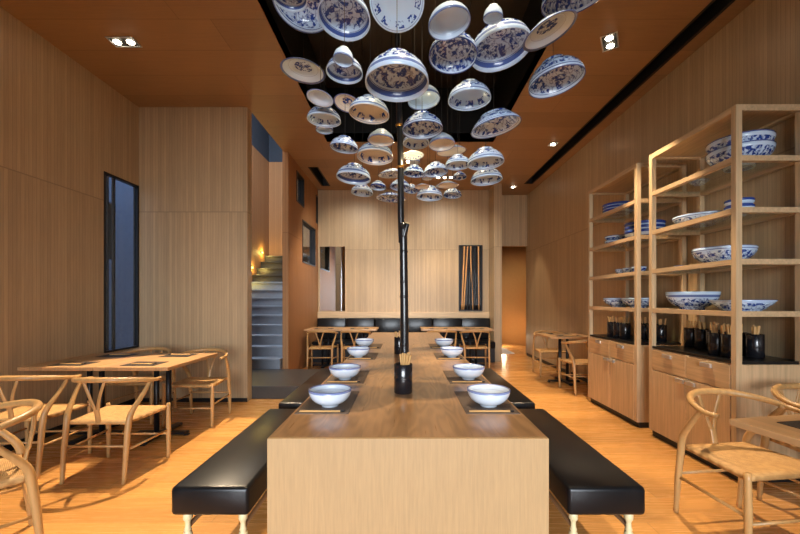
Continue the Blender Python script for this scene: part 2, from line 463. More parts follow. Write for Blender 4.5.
struct('wall_hall_left', B(2.02, 2.12, 9.0, 12.0, 0, 3.2), M_wall)
bm = bmesh.new()
prev = None
for i in range(15):     # curved bronze wall behind the doorway
    a = i / 14
    x, y = 2.42 + 1.5 * math.sin(a * PI / 2) * 1.0, 11.6 - 2.6 * (1 - math.cos(a * PI / 2)) * 0.9
    cur = [bm.verts.new((x, y, 0)), bm.verts.new((x, y, 3.2)), bm.verts.new((x + 0.06, y + 0.06, 3.2)), bm.verts.new((x + 0.06, y + 0.06, 0))]
    if prev:
        for k in range(4): bm.faces.new((prev[k], prev[(k + 1) % 4], cur[(k + 1) % 4], cur[k]))
    prev = cur
struct('wall_hall_right', bm, M_bronze, smooth=True)
struct('ceiling_hall', B(1.0, 4.6, 9.1, 12.12, 3.2, 3.3), M_ceil)
# glazed shopfront behind the camera
fx = [XL, -3.3, -1.9, -0.5, 0.9, 2.3, 2.8, XR]
struct('wall_front', slab([XL, -2.0, 2.0, XR], [YF - 0.12, YF], [0, 0.1, 2.8, ZC + 0.14], [(-2.0, 2.0, -9, 9, 0.1, 2.8)]), M_wall)
wf = struct('window_1', B(-2.0, 2.0, YF - 0.10, YF - 0.02, 0.1, 0.15), M_black)
bm = bmesh.new()
for x in (-1.975, -0.7, 0.7, 1.975): box(bm, x - 0.025, x + 0.025, YF - 0.09, YF - 0.03, 0.15, 2.75)
box(bm, -2.0, 2.0, YF - 0.09, YF - 0.03, 2.75, 2.8)
build('window_frame', bm, M_black, wf)
build('pane', B(-1.95, 1.95, YF - 0.062, YF - 0.056, 0.15, 2.75), M_clear, wf)
def frame_y(x0, x1, y0, y1, z0, z1, w=0.03):     # a frame standing in a wall that runs along y
    bm = bmesh.new()
    box(bm, x0, x1, y0, y0 + w, z0, z1); box(bm, x0, x1, y1 - w, y1, z0, z1)
    box(bm, x0, x1, y0 + w, y1 - w, z0, z0 + w); box(bm, x0, x1, y0 + w, y1 - w, z1 - w, z1)
    return bm
wl = struct('window_2', frame_y(XL - 0.05, XL + 0.008, LW[0], LW[1], LW[2], LW[3], 0.022), M_black)
bm = B(XL - 0.045, XL - 0.02, 4.415, 4.43, LW[2] + 0.02, LW[3] - 0.02); box(bm, XL - 0.045, XL - 0.02, 4.50, 4.53, LW[2] + 0.02, LW[3] - 0.02)
build('mullion', bm, M_black, wl)
build('pane', B(XL - 0.018, XL - 0.012, LW[0] + 0.022, LW[1] - 0.022, LW[2] + 0.03, LW[3] - 0.03), M_pane, wl)
for i, w in enumerate((W1, W2, W3)):
    o = struct('window_%d' % (3 + i), frame_y(-2.11, -1.99, *w, 0.025), M_black)
    build('pane', B(-2.06, -2.054, w[0] + 0.025, w[1] - 0.025, w[2] + 0.025, w[3] - 0.025), M_pane, o)
# neighbour building seen through the left window
nb = empty('neighbour_building', (-6.2, 6.0, 0), 0, 'dark blue grey building outside beyond the narrow left window', 'building')
build('facade', slab([-0.2, 0.0], [-4, -0.6, 0.2, 1.2, 2.0, 8], [-0.1, 1.0, 2.2, 3.4, 5.0], [(-1, 1, -0.6, 0.2, 1.0, 2.2), (-1, 1, 1.2, 2.0, 2.2, 3.4)]), M_facade, nb)
build('window', B(-0.15, -0.1, -0.6, 0.2, 1.0, 2.2), M_black, nb)
build('window', B(-0.15, -0.1, 1.2, 2.0, 2.2, 3.4), M_black, nb)
# trims
struct('trim_4', B(-2.0, 1.95, YB - 0.05, YB, 0.93, 1.06, 0.004, 1), M_oakx)
struct('baseboard_left', B(XL, XL + 0.012, YF, 4.9, 0, 0.07), M_black)
struct('baseboard_alcove', B(XL + 0.012, -2.07, 4.888, 4.9, 0, 0.05), M_black)
struct('baseboard_right', B(XR - 0.012, XR, 4.95, 9.0, 0, 0.06), M_black)
# landing and stairs
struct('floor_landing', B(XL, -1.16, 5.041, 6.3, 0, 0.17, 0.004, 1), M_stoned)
st = empty('staircase', (-2.8, 6.4, 0), 0, 'grey stone staircase climbing away behind the panelled wall', 'staircase')
NS = 13
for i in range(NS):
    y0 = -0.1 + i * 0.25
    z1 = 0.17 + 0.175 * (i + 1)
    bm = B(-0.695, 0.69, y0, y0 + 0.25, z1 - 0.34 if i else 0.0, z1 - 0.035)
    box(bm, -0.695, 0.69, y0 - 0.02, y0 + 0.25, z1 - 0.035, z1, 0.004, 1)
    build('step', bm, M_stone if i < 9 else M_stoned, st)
for k, (y, z) in enumerate(((8.0, 1.72), (8.5, 2.08), (9.1, 2.5))):
    o = build('step_light', B(-0.0, 0.02, -0.05, 0.05, -0.03, 0.03, 0.004, 1), M_black, None, (XL, y, z))
    tag(o, ['small glowing step light lowest on the stair wall', 'small glowing step light midway up the stair wall', 'small glowing step light highest on the stair wall'][k], 'light', 'step lights on the stair wall')
    build('lens', B(0.02, 0.024, -0.04, 0.04, -0.02, 0.02), M_step, o)

# ------------------------------------------------------------------ lamps
def add_light(name, kind, loc, energy, color, aim=None, **k):
    d = bpy.data.lights.new(name, kind)
    d.energy = energy; d.color = color
    for a, v in k.items(): setattr(d, a, v)
    o = bpy.data.objects.new(name, d)
    COL.objects.link(o)
    o.location = loc
    if aim is not None:
        o.rotation_euler = (Vector(aim) - Vector(loc)).to_track_quat('-Z', 'Y').to_euler()
    return o
WARM = (1.0, 0.76, 0.50)
def downlight(x, y, n, rot, label, r=0.034):
    o = empty('ceiling_spotlight', (x, y, ZC), rot, label, 'ceiling light', 'recessed spotlights in the wooden ceiling')
    w = 0.13 * n / 2
    bm = bmesh.new()
    box(bm, -w, w, -0.075, -0.062, -0.006, 0.0); box(bm, -w, w, 0.062, 0.075, -0.006, 0.0)
    box(bm, -w, -w + 0.013, -0.062, 0.062, -0.006, 0.0); box(bm, w - 0.013, w, -0.062, 0.062, -0.006, 0.0)
    build('frame', bm, M_steel, o)
    build('housing', B(-w + 0.013, w - 0.013, -0.062, 0.062, -0.002, 0.0), M_blackp, o)
    for i in range(n):
        build('bulb', lathe([(0, -0.016), (r * 0.6, -0.015), (r, -0.006), (r, 0.0)], 20), M_lamp, o, ((i - (n - 1) / 2) * 0.13, 0, -0.001), smooth=True)
    return o
downlight(-2.76, 3.66, 2, 0, 'twin spotlight shining in the ceiling above the left wall tables')
downlight(2.02, 3.66, 2, 1.0, 'twin spotlight shining in the ceiling to the right of the hanging bowls')
downlight(2.42, 6.06, 1, 0, 'single small spotlight beside the black ceiling slot on the right', 0.035)
downlight(2.44, 8.35, 1, 0, 'single small spotlight in front of the doorway header', 0.035)
downlight(0.83, 7.7, 3, 0, 'row of three tiny spotlights in the ceiling far behind the bowls', 0.03)

def spot(loc, aim, e, ang, blend=0.25, col=WARM, size=0.03):
    add_light('spot_lamp', 'SPOT', loc, e, col, aim, spot_size=math.radians(ang), spot_blend=blend, shadow_soft_size=size)
# LIGHTS
spot((-2.76, 3.66, ZC - 0.05), (-2.2, 2.7, 0), 150, 44, 0.6)
spot((-2.25, 4.1, ZC - 0.03), (-1.85, 2.7, 0), 620, 45, 0.1, WARM, 0.012)
spot((2.02, 3.66, ZC - 0.05), (1.75, 3.5, 0), 360, 58)
spot((2.42, 6.06, ZC - 0.03), (1.75, 5.7, 0), 240, 44)
spot((2.44, 8.35, ZC - 0.03), (2.3, 8.0, 0), 80, 44)
spot((0.83, 7.7, ZC - 0.03), (0.9, 7.5, 0), 150, 80, 0.6)
spot((-1.0, 6.9, ZC - 0.03), (-1.1, 7.5, 0), 150, 80, 0.6)
for x in (-1.1, 0.9):  # wall washers without fixtures, added to brighten the back wall
    spot((x, 6.9, ZC - 0.03), (x, 8.6, 1.5), 105, 100, 1.0, (1.0, 0.92, 0.80))
for (x, y, e) in ((0.35, 1.7, 250), (0.1, 3.4, 170), (-0.1, 4.9, 230)):
    spot((x, y, RZ - 0.06), (x * 0.5, y + 0.25, 0.75), e, 56, 0.3, (1.0, 0.74, 0.45), 0.015)
spot((2.7, 9.8, 3.15), (2.75, 10.9, 0), 60, 120, 1.0, (1.0, 0.82, 0.58))
add_light('hall_floor_glow', 'POINT', (2.85, 10.75, 0.25), 9, (1.0, 0.80, 0.55), shadow_soft_size=0.08)
for y, z in ((8.0, 1.72), (8.5, 2.08), (9.1, 2.5)):
    add_light('step_glow', 'POINT', (XL + 0.08, y, z), 4, (1.0, 0.72, 0.18), shadow_soft_size=0.03)
add_light('added_collar_glow', 'POINT', (0.03, 3.23, 2.58), 2.5, (1.0, 0.80, 0.42), shadow_soft_size=0.02)  # added warm fill for the bowls around the post
add_light('upper_floor_daylight', 'AREA', (-2.75, 6.4, 6.5), 125, (0.75, 0.86, 1.0), (-2.8, 7.2, 0), shape='RECTANGLE', size=1.2, size_y=1.6)
add_light('facade_fill', 'AREA', (-4.9, 7.5, 5.6), 110, (0.72, 0.85, 1.0), (-6.2, 8.2, 1.2), shape='RECTANGLE', size=2.0, size_y=5.0)  # area lamp added above the gap to brighten the facade
add_light('street_daylight', 'AREA', (-0.1, -10.0, 2.6), 1600, (0.90, 0.95, 1.0), (-0.1, 5, 1.2), shape='RECTANGLE', size=7.0, size_y=4.0)
w = bpy.data.worlds.new('sky'); S.world = w
w.use_nodes = True
wn = w.node_tree
bg = wn.nodes['Background']
tc = wn.nodes.new('ShaderNodeTexCoord')
sp = wn.nodes.new('ShaderNodeSeparateXYZ')
rp = wn.nodes.new('ShaderNodeValToRGB')
rp.color_ramp.elements[0].position = 0.0; rp.color_ramp.elements[0].color = (0.10, 0.11, 0.12, 1)
rp.color_ramp.elements[1].position = 1.0; rp.color_ramp.elements[1].color = (0.30, 0.50, 0.90, 1)
e = rp.color_ramp.elements.new(0.02); e.color = (0.75, 0.85, 1.0, 1)
wn.links.new(tc.outputs['Generated'], sp.inputs[0]); wn.links.new(sp.outputs['Z'], rp.inputs[0])
wn.links.new(rp.outputs[0], bg.inputs[0])
bg.inputs[1].default_value = 0.9

# ------------------------------------------------------------------ camera
cam = bpy.data.cameras.new('camera')
co = bpy.data.objects.new('camera', cam)
COL.objects.link(co)
co.location = (0, 0, EYE)
co.rotation_euler = (PI / 2, 0, 0)
cam.sensor_width = 36.0
cam.lens = F / 800 * 36.0
cam.shift_x = -(CX - 400) / 800
cam.shift_y = (CY - 267) / 800
cam.clip_start = 0.02
S.camera = co
S.view_settings.view_transform = 'Standard'
S.view_settings.look = 'None'
S.view_settings.exposure = 0.66
S.view_settings.gamma = 1.0
S.view_settings.use_curve_mapping = False
S.cycles.use_denoising = True
S.cycles.max_bounces = 8
S.cycles.diffuse_bounces = 5
S.cycles.sample_clamp_indirect = 6.0

# ------------------------------------------------------------------ long table
TZ = 0.75
lt = empty('communal_table', (0.015, 1.583, 0), 0, 'long pale wooden table running down the middle of the room', 'table')
TL = 5.2
build('tabletop', B(-0.6, 0.6, 0.022, TL - 0.022, TZ - 0.05, TZ, 0.0015, 1), M_top, lt)
build('end_panel', B(-0.6, 0.6, 0, 0.021, 0, TZ, 0.0015, 1), M_apron, lt)
build('end_panel', B(-0.6, 0.6, TL - 0.021, TL, 0, TZ, 0.0015, 1), M_apron, lt)
bm = B(-0.599, -0.56, 0.022, TL - 0.022, 0.0, TZ - 0.051); box(bm, 0.56, 0.599, 0.022, TL - 0.022, 0.0, TZ - 0.051)
build('side_panel', bm, M_apron, lt)

# black bamboo post growing out of the table
pb = empty('bamboo_post', (-0.005, 3.3, TZ), 0, 'black bamboo post rising from the long table into the bowls', 'post')
def post_y(z): return z - TZ
build('lower_culm', T([(0.005, 0, 0), (0.004, 0, 0.45), (-0.002, 0, 0.9), (-0.006, 0.0, 1.27)], [0.040, 0.036, 0.035, 0.034], 16), M_pole, pb, smooth=True)
build('upper_culm', T([(-0.022, 0.012, 1.1), (-0.028, 0.012, 1.4), (-0.03, 0.01, 1.9), (-0.045, 0.005, 2.35), (-0.06, 0, 3.0), (-0.07, 0, RZ - TZ)], [0.027, 0.029, 0.028, 0.026, 0.022, 0.02], 14), M_pole, pb, smooth=True)
bm = T([(0.0, -0.01, 1.15), (0.014, -0.014, 1.21), (0.030, -0.016, 1.262)], [0.026, 0.023, 0.020], 12)
build('branch_stub', bm, M_pole, pb, smooth=True)
build('cut_end', T([(0.0295, -0.016, 1.260), (0.034, -0.0165, 1.272)], [0.0195, 0.0175], 12), M_cut, pb)
for z, r in ((0.20, 0.041), (0.62, 0.0385), (0.75, 0.0375), (1.02, 0.0365)):
    build('node_ring', lathe([(r - 0.003, -0.012), (r, -0.004), (r, 0.004), (r - 0.003, 0.012)], 18), M_pole, pb, (0.003 - 0.004 * z, 0, z), smooth=True)
bm = lathe([(0.028, -0.012), (0.034, -0.008), (0.034, 0.008), (0.028, 0.012)], 18)
build('brass_collar', bm, plain('brass', srgb(190, 140, 70), 0.3, 0.9), pb, (-0.033, 0.008, 1.77), smooth=True)
bm = lathe([(0.025, -0.012), (0.031, -0.008), (0.031, 0.008), (0.025, 0.012)], 18)
build('brass_collar', bm, bpy.data.materials['brass'], pb, (-0.044, 0.005, 2.14), smooth=True)

bm = bmesh.new(); bmesh.ops.create_uvsphere(bm, u_segments=12, v_segments=8, radius=0.012)
build('added_collar_bulb', bm, M_lamp, pb, (0.035, -0.04, 1.80), smooth=True)  # unseen bulb and its arm, added as a source for the warm bowls
build('added_bulb_arm', T([(-0.03, -0.02, 1.775), (0.01, -0.035, 1.775), (0.033, -0.04, 1.792)], 0.005, 8), bpy.data.materials['brass'], pb, smooth=True)

# ------------------------------------------------------------------ benches
def make_bench(L):
    root = empty('leather_bench')
    bm = B(-0.185, 0.185, 0, L, 0.318, 0.455, 0.020, 3)
    build('cushion', bm, M_leather, root, smooth=True)
    build('frame', B(-0.14, 0.14, 0.10, L - 0.10, 0.295, 0.319), M_black, root)
    prof = [(0, 0.317), (0.021, 0.317), (0.021, 0.275), (0.015, 0.268), (0.012, 0.255), (0.013, 0.235), (0.018, 0.222), (0.012, 0.215), (0.020, 0.208), (0.021, 0.195), (0.021, 0.10), (0.014, 0.09), (0.018, 0.07), (0.015, 0.0), (0, 0)]
    for sx in (-0.135, 0.135):
        for y in (0.06, L - 0.06):
            build('leg', lathe(prof, 14), M_cream, root, (sx, y, 0), smooth=True)
    for sx in (-0.135, 0.135):
        build('stretcher', T([(sx, 0.07, 0.235), (sx, L - 0.07, 0.235)], 0.012, 10), M_rail, root, smooth=True)
    return root
LA, LB = 1.29, 1.64
ba, bb = make_bench(LA), make_bench(LB)
ba.location = (-0.922, 1.755, 0); bb.location = (-0.905, 3.2, 0)
G = 'black leather benches along the long table'
tag(ba, 'near black leather bench on the left of the long table', 'bench', G)
tag(bb, 'far black leather bench on the left, beside the stone landing', 'bench', G)
c = copy_tree(ba); c.location = (0.958, 1.755, 0); tag(c, 'near black leather bench on the right of the long table', 'bench', G)
c = copy_tree(bb); c.location = (0.945, 3.2, 0); tag(c, 'far black leather bench on the right, behind the nearer one', 'bench', G)

# ------------------------------------------------------------------ bowls
def bowl_prof(r, h, foot=0.42, th=0.035, flare=0.0, shape='bowl'):
    """profile from inside centre over the rim to the outside foot; rim at z=0, foot at z=-h"""
    th = max(0.0025, th * r)
    fh = min(0.12 * h, 0.02)
    if shape == 'plate':
        out = [(0, -h * 0.78), (0.35 * r, -h * 0.78), (0.58 * r, -h * 0.74), (0.68 * r, -h * 0.5), (0.84 * r, -h * 0.22), (r * 0.985, -0.001)]
        ou = [(r, -0.004), (0.86 * r, -h * 0.42), (0.68 * r, -h * 0.75), (foot * r * 1.25, -h * 0.88), (foot * r * 1.22, -h), (foot * r * 1.1, -h), (foot * r * 1.08, -h * 0.9), (0, -h * 0.9)]
    else:
        out = []
        for k in range(9):
            a = k / 8
            rr = math.sin(a * PI / 2) ** (0.80 if shape == 'bowl' else 0.6)
            zz = -h * 0.9 + h * 0.9 * (1 - math.cos(a * PI / 2)) ** (0.98 if shape == 'bowl' else 1.0)
            out.append((rr * (r - th * 0.6) * (1 + flare * max(0, a - 0.8)), zz))
        out[-1] = (out[-1][0], -0.001)
        ou = [(out[-1][0] + th, -0.003)]
        for k in range(7, 1, -1):
            rr, zz = out[k]
            ou.append((max(rr + th * 0.9, foot * r), zz - th * 0.55))
        ou.append((foot * r * 1.03, -h + fh)); ou.append((foot * r, -h)); ou.append((foot * r * 0.86, -h)); ou.append((foot * r * 0.84, -h + fh * 0.8)); ou.append((0, -h + fh * 0.8))
    def arc(p):
        L = [0]
        for a, b in zip(p, p[1:]): L.append(L[-1] + math.hypot(a[0] - b[0], a[1] - b[1]))
        return [q / L[-1] for q in L]
    A, Bq = arc(out), arc(ou)
    return [(p[0], p[1], 0.5 * q) for p, q in zip(out, A)] + [(p[0], p[1], 0.502 + 0.498 * q) for p, q in zip(ou, Bq)]

ST = {k: porcelain('porcelain_' + k, k) for k in ('band', 'floral', 'dense', 'rimplate', 'border', 'stripe', 'key', 'line')}
M_white = porcelain('porcelain_white', 'line', (0.72, 0.82, 0.94))
CREAM = {'rimplate': porcelain('porcelain_cream_plate', 'rimplate', (0.84, 0.80, 0.72)), 'border': porcelain('porcelain_cream_border', 'border', (0.82, 0.80, 0.74), (0.50, 0.66, 0.82)), 'line': porcelain('porcelain_cream_line', 'line', (0.82, 0.79, 0.72), (0.30, 0.40, 0.54))}

# hanging bowls: rim centre x, y and width in the photo, true diameter, shape, pattern, roll in degrees (right side up > 0), opening of the rim ellipse in pixels (None: level), label
HB = [
 (302, 6, 58, .37, 'bowl', 'floral', -6, 46, 'large floral blue and white bowl hanging at the top left of the recess'),
 (290, 0, 33, .19, 'bowl', 'band', 0, 20, 'small bowl with blue rim band hanging in front of the top left large bowl'),
 (344, 20, 52, .31, 'bowl', 'band', -3, 37, 'round bowl with broad blue band hanging above the small cup, left of top middle'),
 (397, 3, 55, .33, 'plate', 'border', 0, 58, 'wide shallow cream bowl facing down at the top middle of the cluster'),
 (303, 72, 44, .36, 'plate', 'rimplate', -5, 22, 'tilted white plate with a central motif, leftmost of the hanging crockery'),
 (344.5, 74, 36, .24, 'bowl', 'band', -2, 19, 'deep bowl with blue band hanging right of the leftmost tilted plate'),
 (343, 61, 20, .11, 'cup', 'line', -6, 12, 'tiny white cup hanging in front of a deep blue banded bowl'),
 (397, 85, 63, .34, 'bowl', 'band', 0, 33, 'largest blue banded bowl hanging low in the middle over the black post'),
 (320, 99, 27, .19, 'plate', 'line', -8, 16, 'small plain whitish plate hanging above two stacked pale blue bowls on the left'),
 (347, 104, 27, .20, 'plate', 'rimplate_c', -8, 17, 'small warm cream plate hanging beside the plain whitish plate'),
 (369, 115, 40, .25, 'bowl', 'border_c', -5, 18, 'cream lined bowl with blossom border hanging left of the post top'),
 (324, 121, 33, .26, 'bowl', 'border', -2, 13, 'pale blue bowl at the recess edge hanging above a tiny one, on the left'),
 (324.5, 131, 17, .18, 'cup', 'line', 0, None, 'tiny pale cup peeping out under the pale blue bowl at left recess edge'),
 (344, 149, 28, .20, 'bowl', 'floral', -6, 10, 'floral bowl hanging at the far left corner of the recess'),
 (381, 141.5, 26, .19, 'bowl', 'line_c', -2, 11, 'grey outside, cream inside bowl hanging close left of the post'),
 (375, 158, 36, .29, 'bowl', 'border_c', -2, 15, 'shallow wide bowl with blossom border hanging under the grey cream bowl'),
 (353.5, 179, 34, .30, 'bowl', 'band', -4, 12, 'blue banded bowl hanging lowest on the left in front of the wood ceiling'),
 (378, 188, 16, .16, 'bowl', 'stripe', -3, 6, 'little striped bowl hanging right of the low blue banded bowl'),
 (362, 193.5, 22, .24, 'bowl', 'border', -4, 7, 'small grey blue bowl hanging beneath the low blue banded bowl'),
 (392, 175, 28, .33, 'plate', 'floral', 4, 7, 'flat dish half hidden behind the post at its brass collar'),
 (400, 188, 20, .20, 'bowl', 'floral', -3, 7, 'small floral bowl hanging right behind the black post'),
 (411, 191, 15, .19, 'bowl', 'dense', -4, 6, 'tiny blue bowl just right of the post above the branch stub'),
 (391, 199, 30, .32, 'plate', 'dense', -3, 8, 'low grey dish hanging left of the post with a dark patterned face'),
 (449.5, 25, 42, .23, 'bowl', 'line', 8, 27, 'plain white bowl tilted upward right at the top of the cluster'),
 (453, 57, 48, .30, 'bowl', 'dense', -2, 31, 'dark floral dish bowl hanging below the plain white tilted bowl'),
 (493, 19, 19, .11, 'cup', 'line', 0, 10, 'tiny white cup hanging in front of the big right hand bowl'),
 (501, 52, 60, .40, 'bowl', 'band', 8, 36, 'big blue banded bowl tilted to the right behind a tiny cup'),
 (549.5, 32.5, 54, .30, 'plate', 'rimplate', 20, 29, 'white plate with blue edge tilted steeply at the upper right'),
 (575, -1, 63, .40, 'bowl', 'dense', 10, 30, 'large pale blue patterned bowl cut off by the top right of view'),
 (556.5, 83, 53, .38, 'bowl', 'floral', 9, 27, 'floral bowl hanging rightmost of all on a dark cable'),
 (469.5, 101, 42, .31, 'bowl', 'border', 1, 19, 'pale blue bowl with blossom border hanging below the dark floral dish'),
 (424, 101, 32, .26, 'bowl', 'line', 6, 17, 'plain white bowl peeking out behind the largest banded bowl'),
 (496, 128, 50, .37, 'plate', 'floral_w', 11, 19, 'wide shallow floral bowl tilted to the right by the recess edge'),
 (422.6, 131, 40, .275, 'bowl', 'floral', 2, 17, 'lit yellow inside bowl with dark blue outside hanging right of the post'),
 (416, 144, 26, .20, 'bowl', 'border', 0, 11, 'white patterned bowl hanging directly under the lit yellow bowl'),
 (413, 156, 22, .20, 'plate', 'border_c', 2, 9, 'small cream plate hanging third down just right of the post'),
 (442, 145.5, 26, .21, 'bowl', 'line_c', 2, 12, 'grey outside cream inside bowl hanging right of the lit yellow one'),
 (451.6, 152, 30, .28, 'plate', 'line_c', 5, 9, 'plain cream plate overlapped by the grey and cream bowl'),
 (485.7, 164, 36, .30, 'bowl', 'border', 3, 13, 'pale blue bowl hanging on the far right before the wood ceiling'),
 (486.4, 181, 31, .29, 'bowl', 'border', 3, 10, 'grey green bowl hanging straight below the far right pale blue bowl'),
 (458, 166, 25, .22, 'bowl', 'border', 1, 9, 'greyish bowl hanging left of the far right pale blue bowl'),
 (436, 173, 24, .22, 'bowl', 'floral', 4, 9, 'brightly lit white bowl with blue inside hanging above the tiny cup'),
 (414, 174.5, 21, .20, 'bowl', 'dense', -4, 7, 'brightly lit bowl beside the brass collar of the post'),
 (414, 163, 12, .125, 'cup', 'line_c', 0, 4, 'small lit cream cup hanging above the bowl at the brass collar'),
 (427.3, 179, 11, .13, 'cup', 'line_c', 0, None, 'tiny lit cream cup hanging low right of the post'),
 (459.6, 178, 14, .14, 'bowl', 'dense', 0, 5, 'tiny dark blue bowl hanging under the greyish bowl'),
 (422, 187, 15, .15, 'plate', 'line_c', 2, 5, 'tiny flat tan saucer hanging low to the right of the post'),
 (447.5, 186, 23, .24, 'plate', 'line_c', 0, 6, 'tan flat dish hanging above the two lowest bowls'),
 (429.5, 197.5, 26, .28, 'bowl', 'border', -2, 8, 'lowest wide grey bowl hanging right of the branch stub'),
 (452.4, 196, 18, .21, 'bowl', 'dense', -2, 6, 'lowest small blue bowl hanging at the right of the wide grey one'),
]
ST['floral_w'] = ST['floral']
for k, v in CREAM.items(): ST[k + '_c'] = v
for (px, py, w, d, shape, pat, roll, hp, label) in HB:
    s = w / d
    X, Y, Z = (px - CX) / s, F / s, EYE + (CY - py) / s
    ratio = {'bowl': 0.40, 'cup': 0.62, 'plate': 0.15}[shape]
    if label.startswith('wide shallow floral'): ratio = 0.26
    if shape == 'bowl' and ('deep' in label or 'largest' in label): ratio = 0.44
    h = d * ratio
    elev = math.atan2(CY - py, math.hypot(F, px - CX))
    pitch = 0.0
    if hp: pitch = max(-0.35, min(0.5, math.asin(min(0.98, hp / w)) - elev))
    root = empty('hanging_bowl' if shape == 'bowl' else 'hanging_cup' if shape == 'cup' else 'hanging_plate', (X, Y, Z), 0, label, 'plate' if shape == 'plate' else shape, 'porcelain hanging over the long table')
    R = Matrix.Rotation(-math.radians(roll), 3, 'Y') @ Matrix.Rotation(-pitch, 3, 'X') @ Matrix.Rotation(PI, 3, 'X') @ Matrix.Rotation(random.random() * 6.28, 3, 'Z')
    bm = lathe(bowl_prof(d / 2, h, 0.45 if shape != 'cup' else 0.5, 0.035, shape=shape), 40)
    b = build({'bowl': 'bowl_body', 'cup': 'cup_body', 'plate': 'plate_body'}[shape], bm, ST[pat], root, (0, 0, 0), R.to_euler(), smooth=True)
    top = R @ Vector((0, 0, -h * 0.93))
    build('cable', T([top, (top.x, top.y, RZ - Z)], 0.0016, 6), M_cable, root)

# bowls, mats and chopsticks on the long table
def stick(root_name, p, direction, L, label, group, tip=True, r=0.0038):
    o = bpy.data.objects.new(root_name, stick_mesh.data if tip else plain_stick.data)
    COL.objects.link(o)
    o.location = p
    o.scale = (1, 1, L / 0.23) if tip else (1.7, 1.7, L / 0.23)
    o.rotation_euler = Vector(direction).to_track_quat('Z', 'Y').to_euler()
    return tag(o, label, 'chopstick', group)
def stick_obj(tip):
    bm = bmesh.new()
    tube(bm, [(0, 0, 0), (0, 0, 0.23)], [0.0028, 0.0042], 6, flat=1.0)
    if tip:
        for f in bm.faces:
            if f.calc_center_median().z > 0.15 or f.calc_center_median().z < -1: pass
        tube(bm, [(0, 0, 0.228), (0, 0, 0.25)], [0.0044, 0.0044], 6)
        for f in bm.faces:
            if f.calc_center_median().z > 0.2285: f.material_index = 1
    me = bpy.data.meshes.new('chopstick')
    bm.to_mesh(me); bm.free()
    me.materials.append(M_stick); me.materials.append(M_tip)
    class H: pass
    h = H(); h.data = me
    return h
stick_mesh, plain_stick = stick_obj(True), stick_obj(False)

WHERE = ['nearest the camera', 'second from the camera', 'third from the camera', 'farthest from the camera']
bowl_src = lathe(bowl_prof(0.116, 0.097, 0.40, 0.05), 40)
bowl_me = bpy.data.meshes.new('rice_bowl'); bmesh.ops.recalc_face_normals(bowl_src, faces=bowl_src.faces[:]); bowl_src.to_mesh(bowl_me); bowl_src.free()
for p in bowl_me.polygons: p.use_smooth = True
bowl_me.materials.append(M_white)
for side, sx in (('left', -1), ('right', 1)):
    for i, Y in enumerate((2.07, 2.77, 3.83, 4.68)):
        X = 0.012 + sx * (0.425 if sx < 0 else 0.455) - (0.03 * i * (1 if sx < 0 else 0.35) if sx < 0 else -0.01 * i)
        m = build('placemat', B(-0.14, 0.14, -0.235, 0.235, 0, 0.003), M_mat, None, (sx * 0.445 + 0.015, Y + 0.09, TZ))
        tag(m, 'dark woven placemat on the %s edge of long table, %s' % (side, WHERE[i]), 'placemat', 'placemats on the long table')
        o = bpy.data.objects.new('rice_bowl', bowl_me); COL.objects.link(o)
        o.location = (X, Y, TZ + 0.003 + 0.097)
        tag(o, 'white rice bowl on the %s side of long table, %s' % (side, WHERE[i]), 'bowl', 'white rice bowls on the long table')
        for k in range(2):
            stick('chopstick', (sx * 0.445 - 0.105 , Y - 0.125 + 0.014 * k, TZ + 0.0072), (1, 0.02 - 0.03 * k, 0), 0.215,
                  'chopstick lying on the %s placemat %s' % (side, WHERE[i]), 'chopsticks at the %s place %s' % (side, WHERE[i]))

def cup_holder(loc, label, group, r=0.058, h=0.185, n=6, lean=0.0, grp=None):
    o = build('chopstick_holder', lathe([(0, 0.012), (r - 0.006, 0.012), (r - 0.005, h - 0.004), (r - 0.003, h), (r, h - 0.003), (r, 0.004), (r - 0.004, 0), (0, 0)], 28), M_cup, None, loc, smooth=True)
    tag(o, label, 'holder', group)
    for k in range(n):
        a = random.random() * 6.28
        q = random.random() * (r - 0.02)
        bx, by = math.cos(a) * q * 0.6, math.sin(a) * q * 0.6
        tx, ty = bx + random.uniform(-.03, .03) + lean, by + random.uniform(-.03, .03)
        k2 = min(1.0, (r - 0.016) / max(1e-6, math.hypot(tx, ty)))
        tx, ty = tx * k2, ty * k2
        d = Vector((tx - bx, ty - by, h - 0.016))
        stick('chopstick', (loc[0] + bx, loc[1] + by, loc[2] + 0.016), d, 0.235 + random.uniform(-.008, .008), 'wooden chopstick standing in the ' + grp, 'chopsticks in the ' + grp, False)
cup_holder((-0.008, 2.37, TZ), 'black cylinder holder full of chopsticks, front of the post on long table', 'chopstick holders on the long table', n=12, lean=0.012, grp='near holder on the long table')
cup_holder((-0.055, 4.09, TZ), 'black cylinder holder half hidden behind the post on long table', 'chopstick holders on the long table', n=8, lean=-0.012, grp='far holder on the long table')

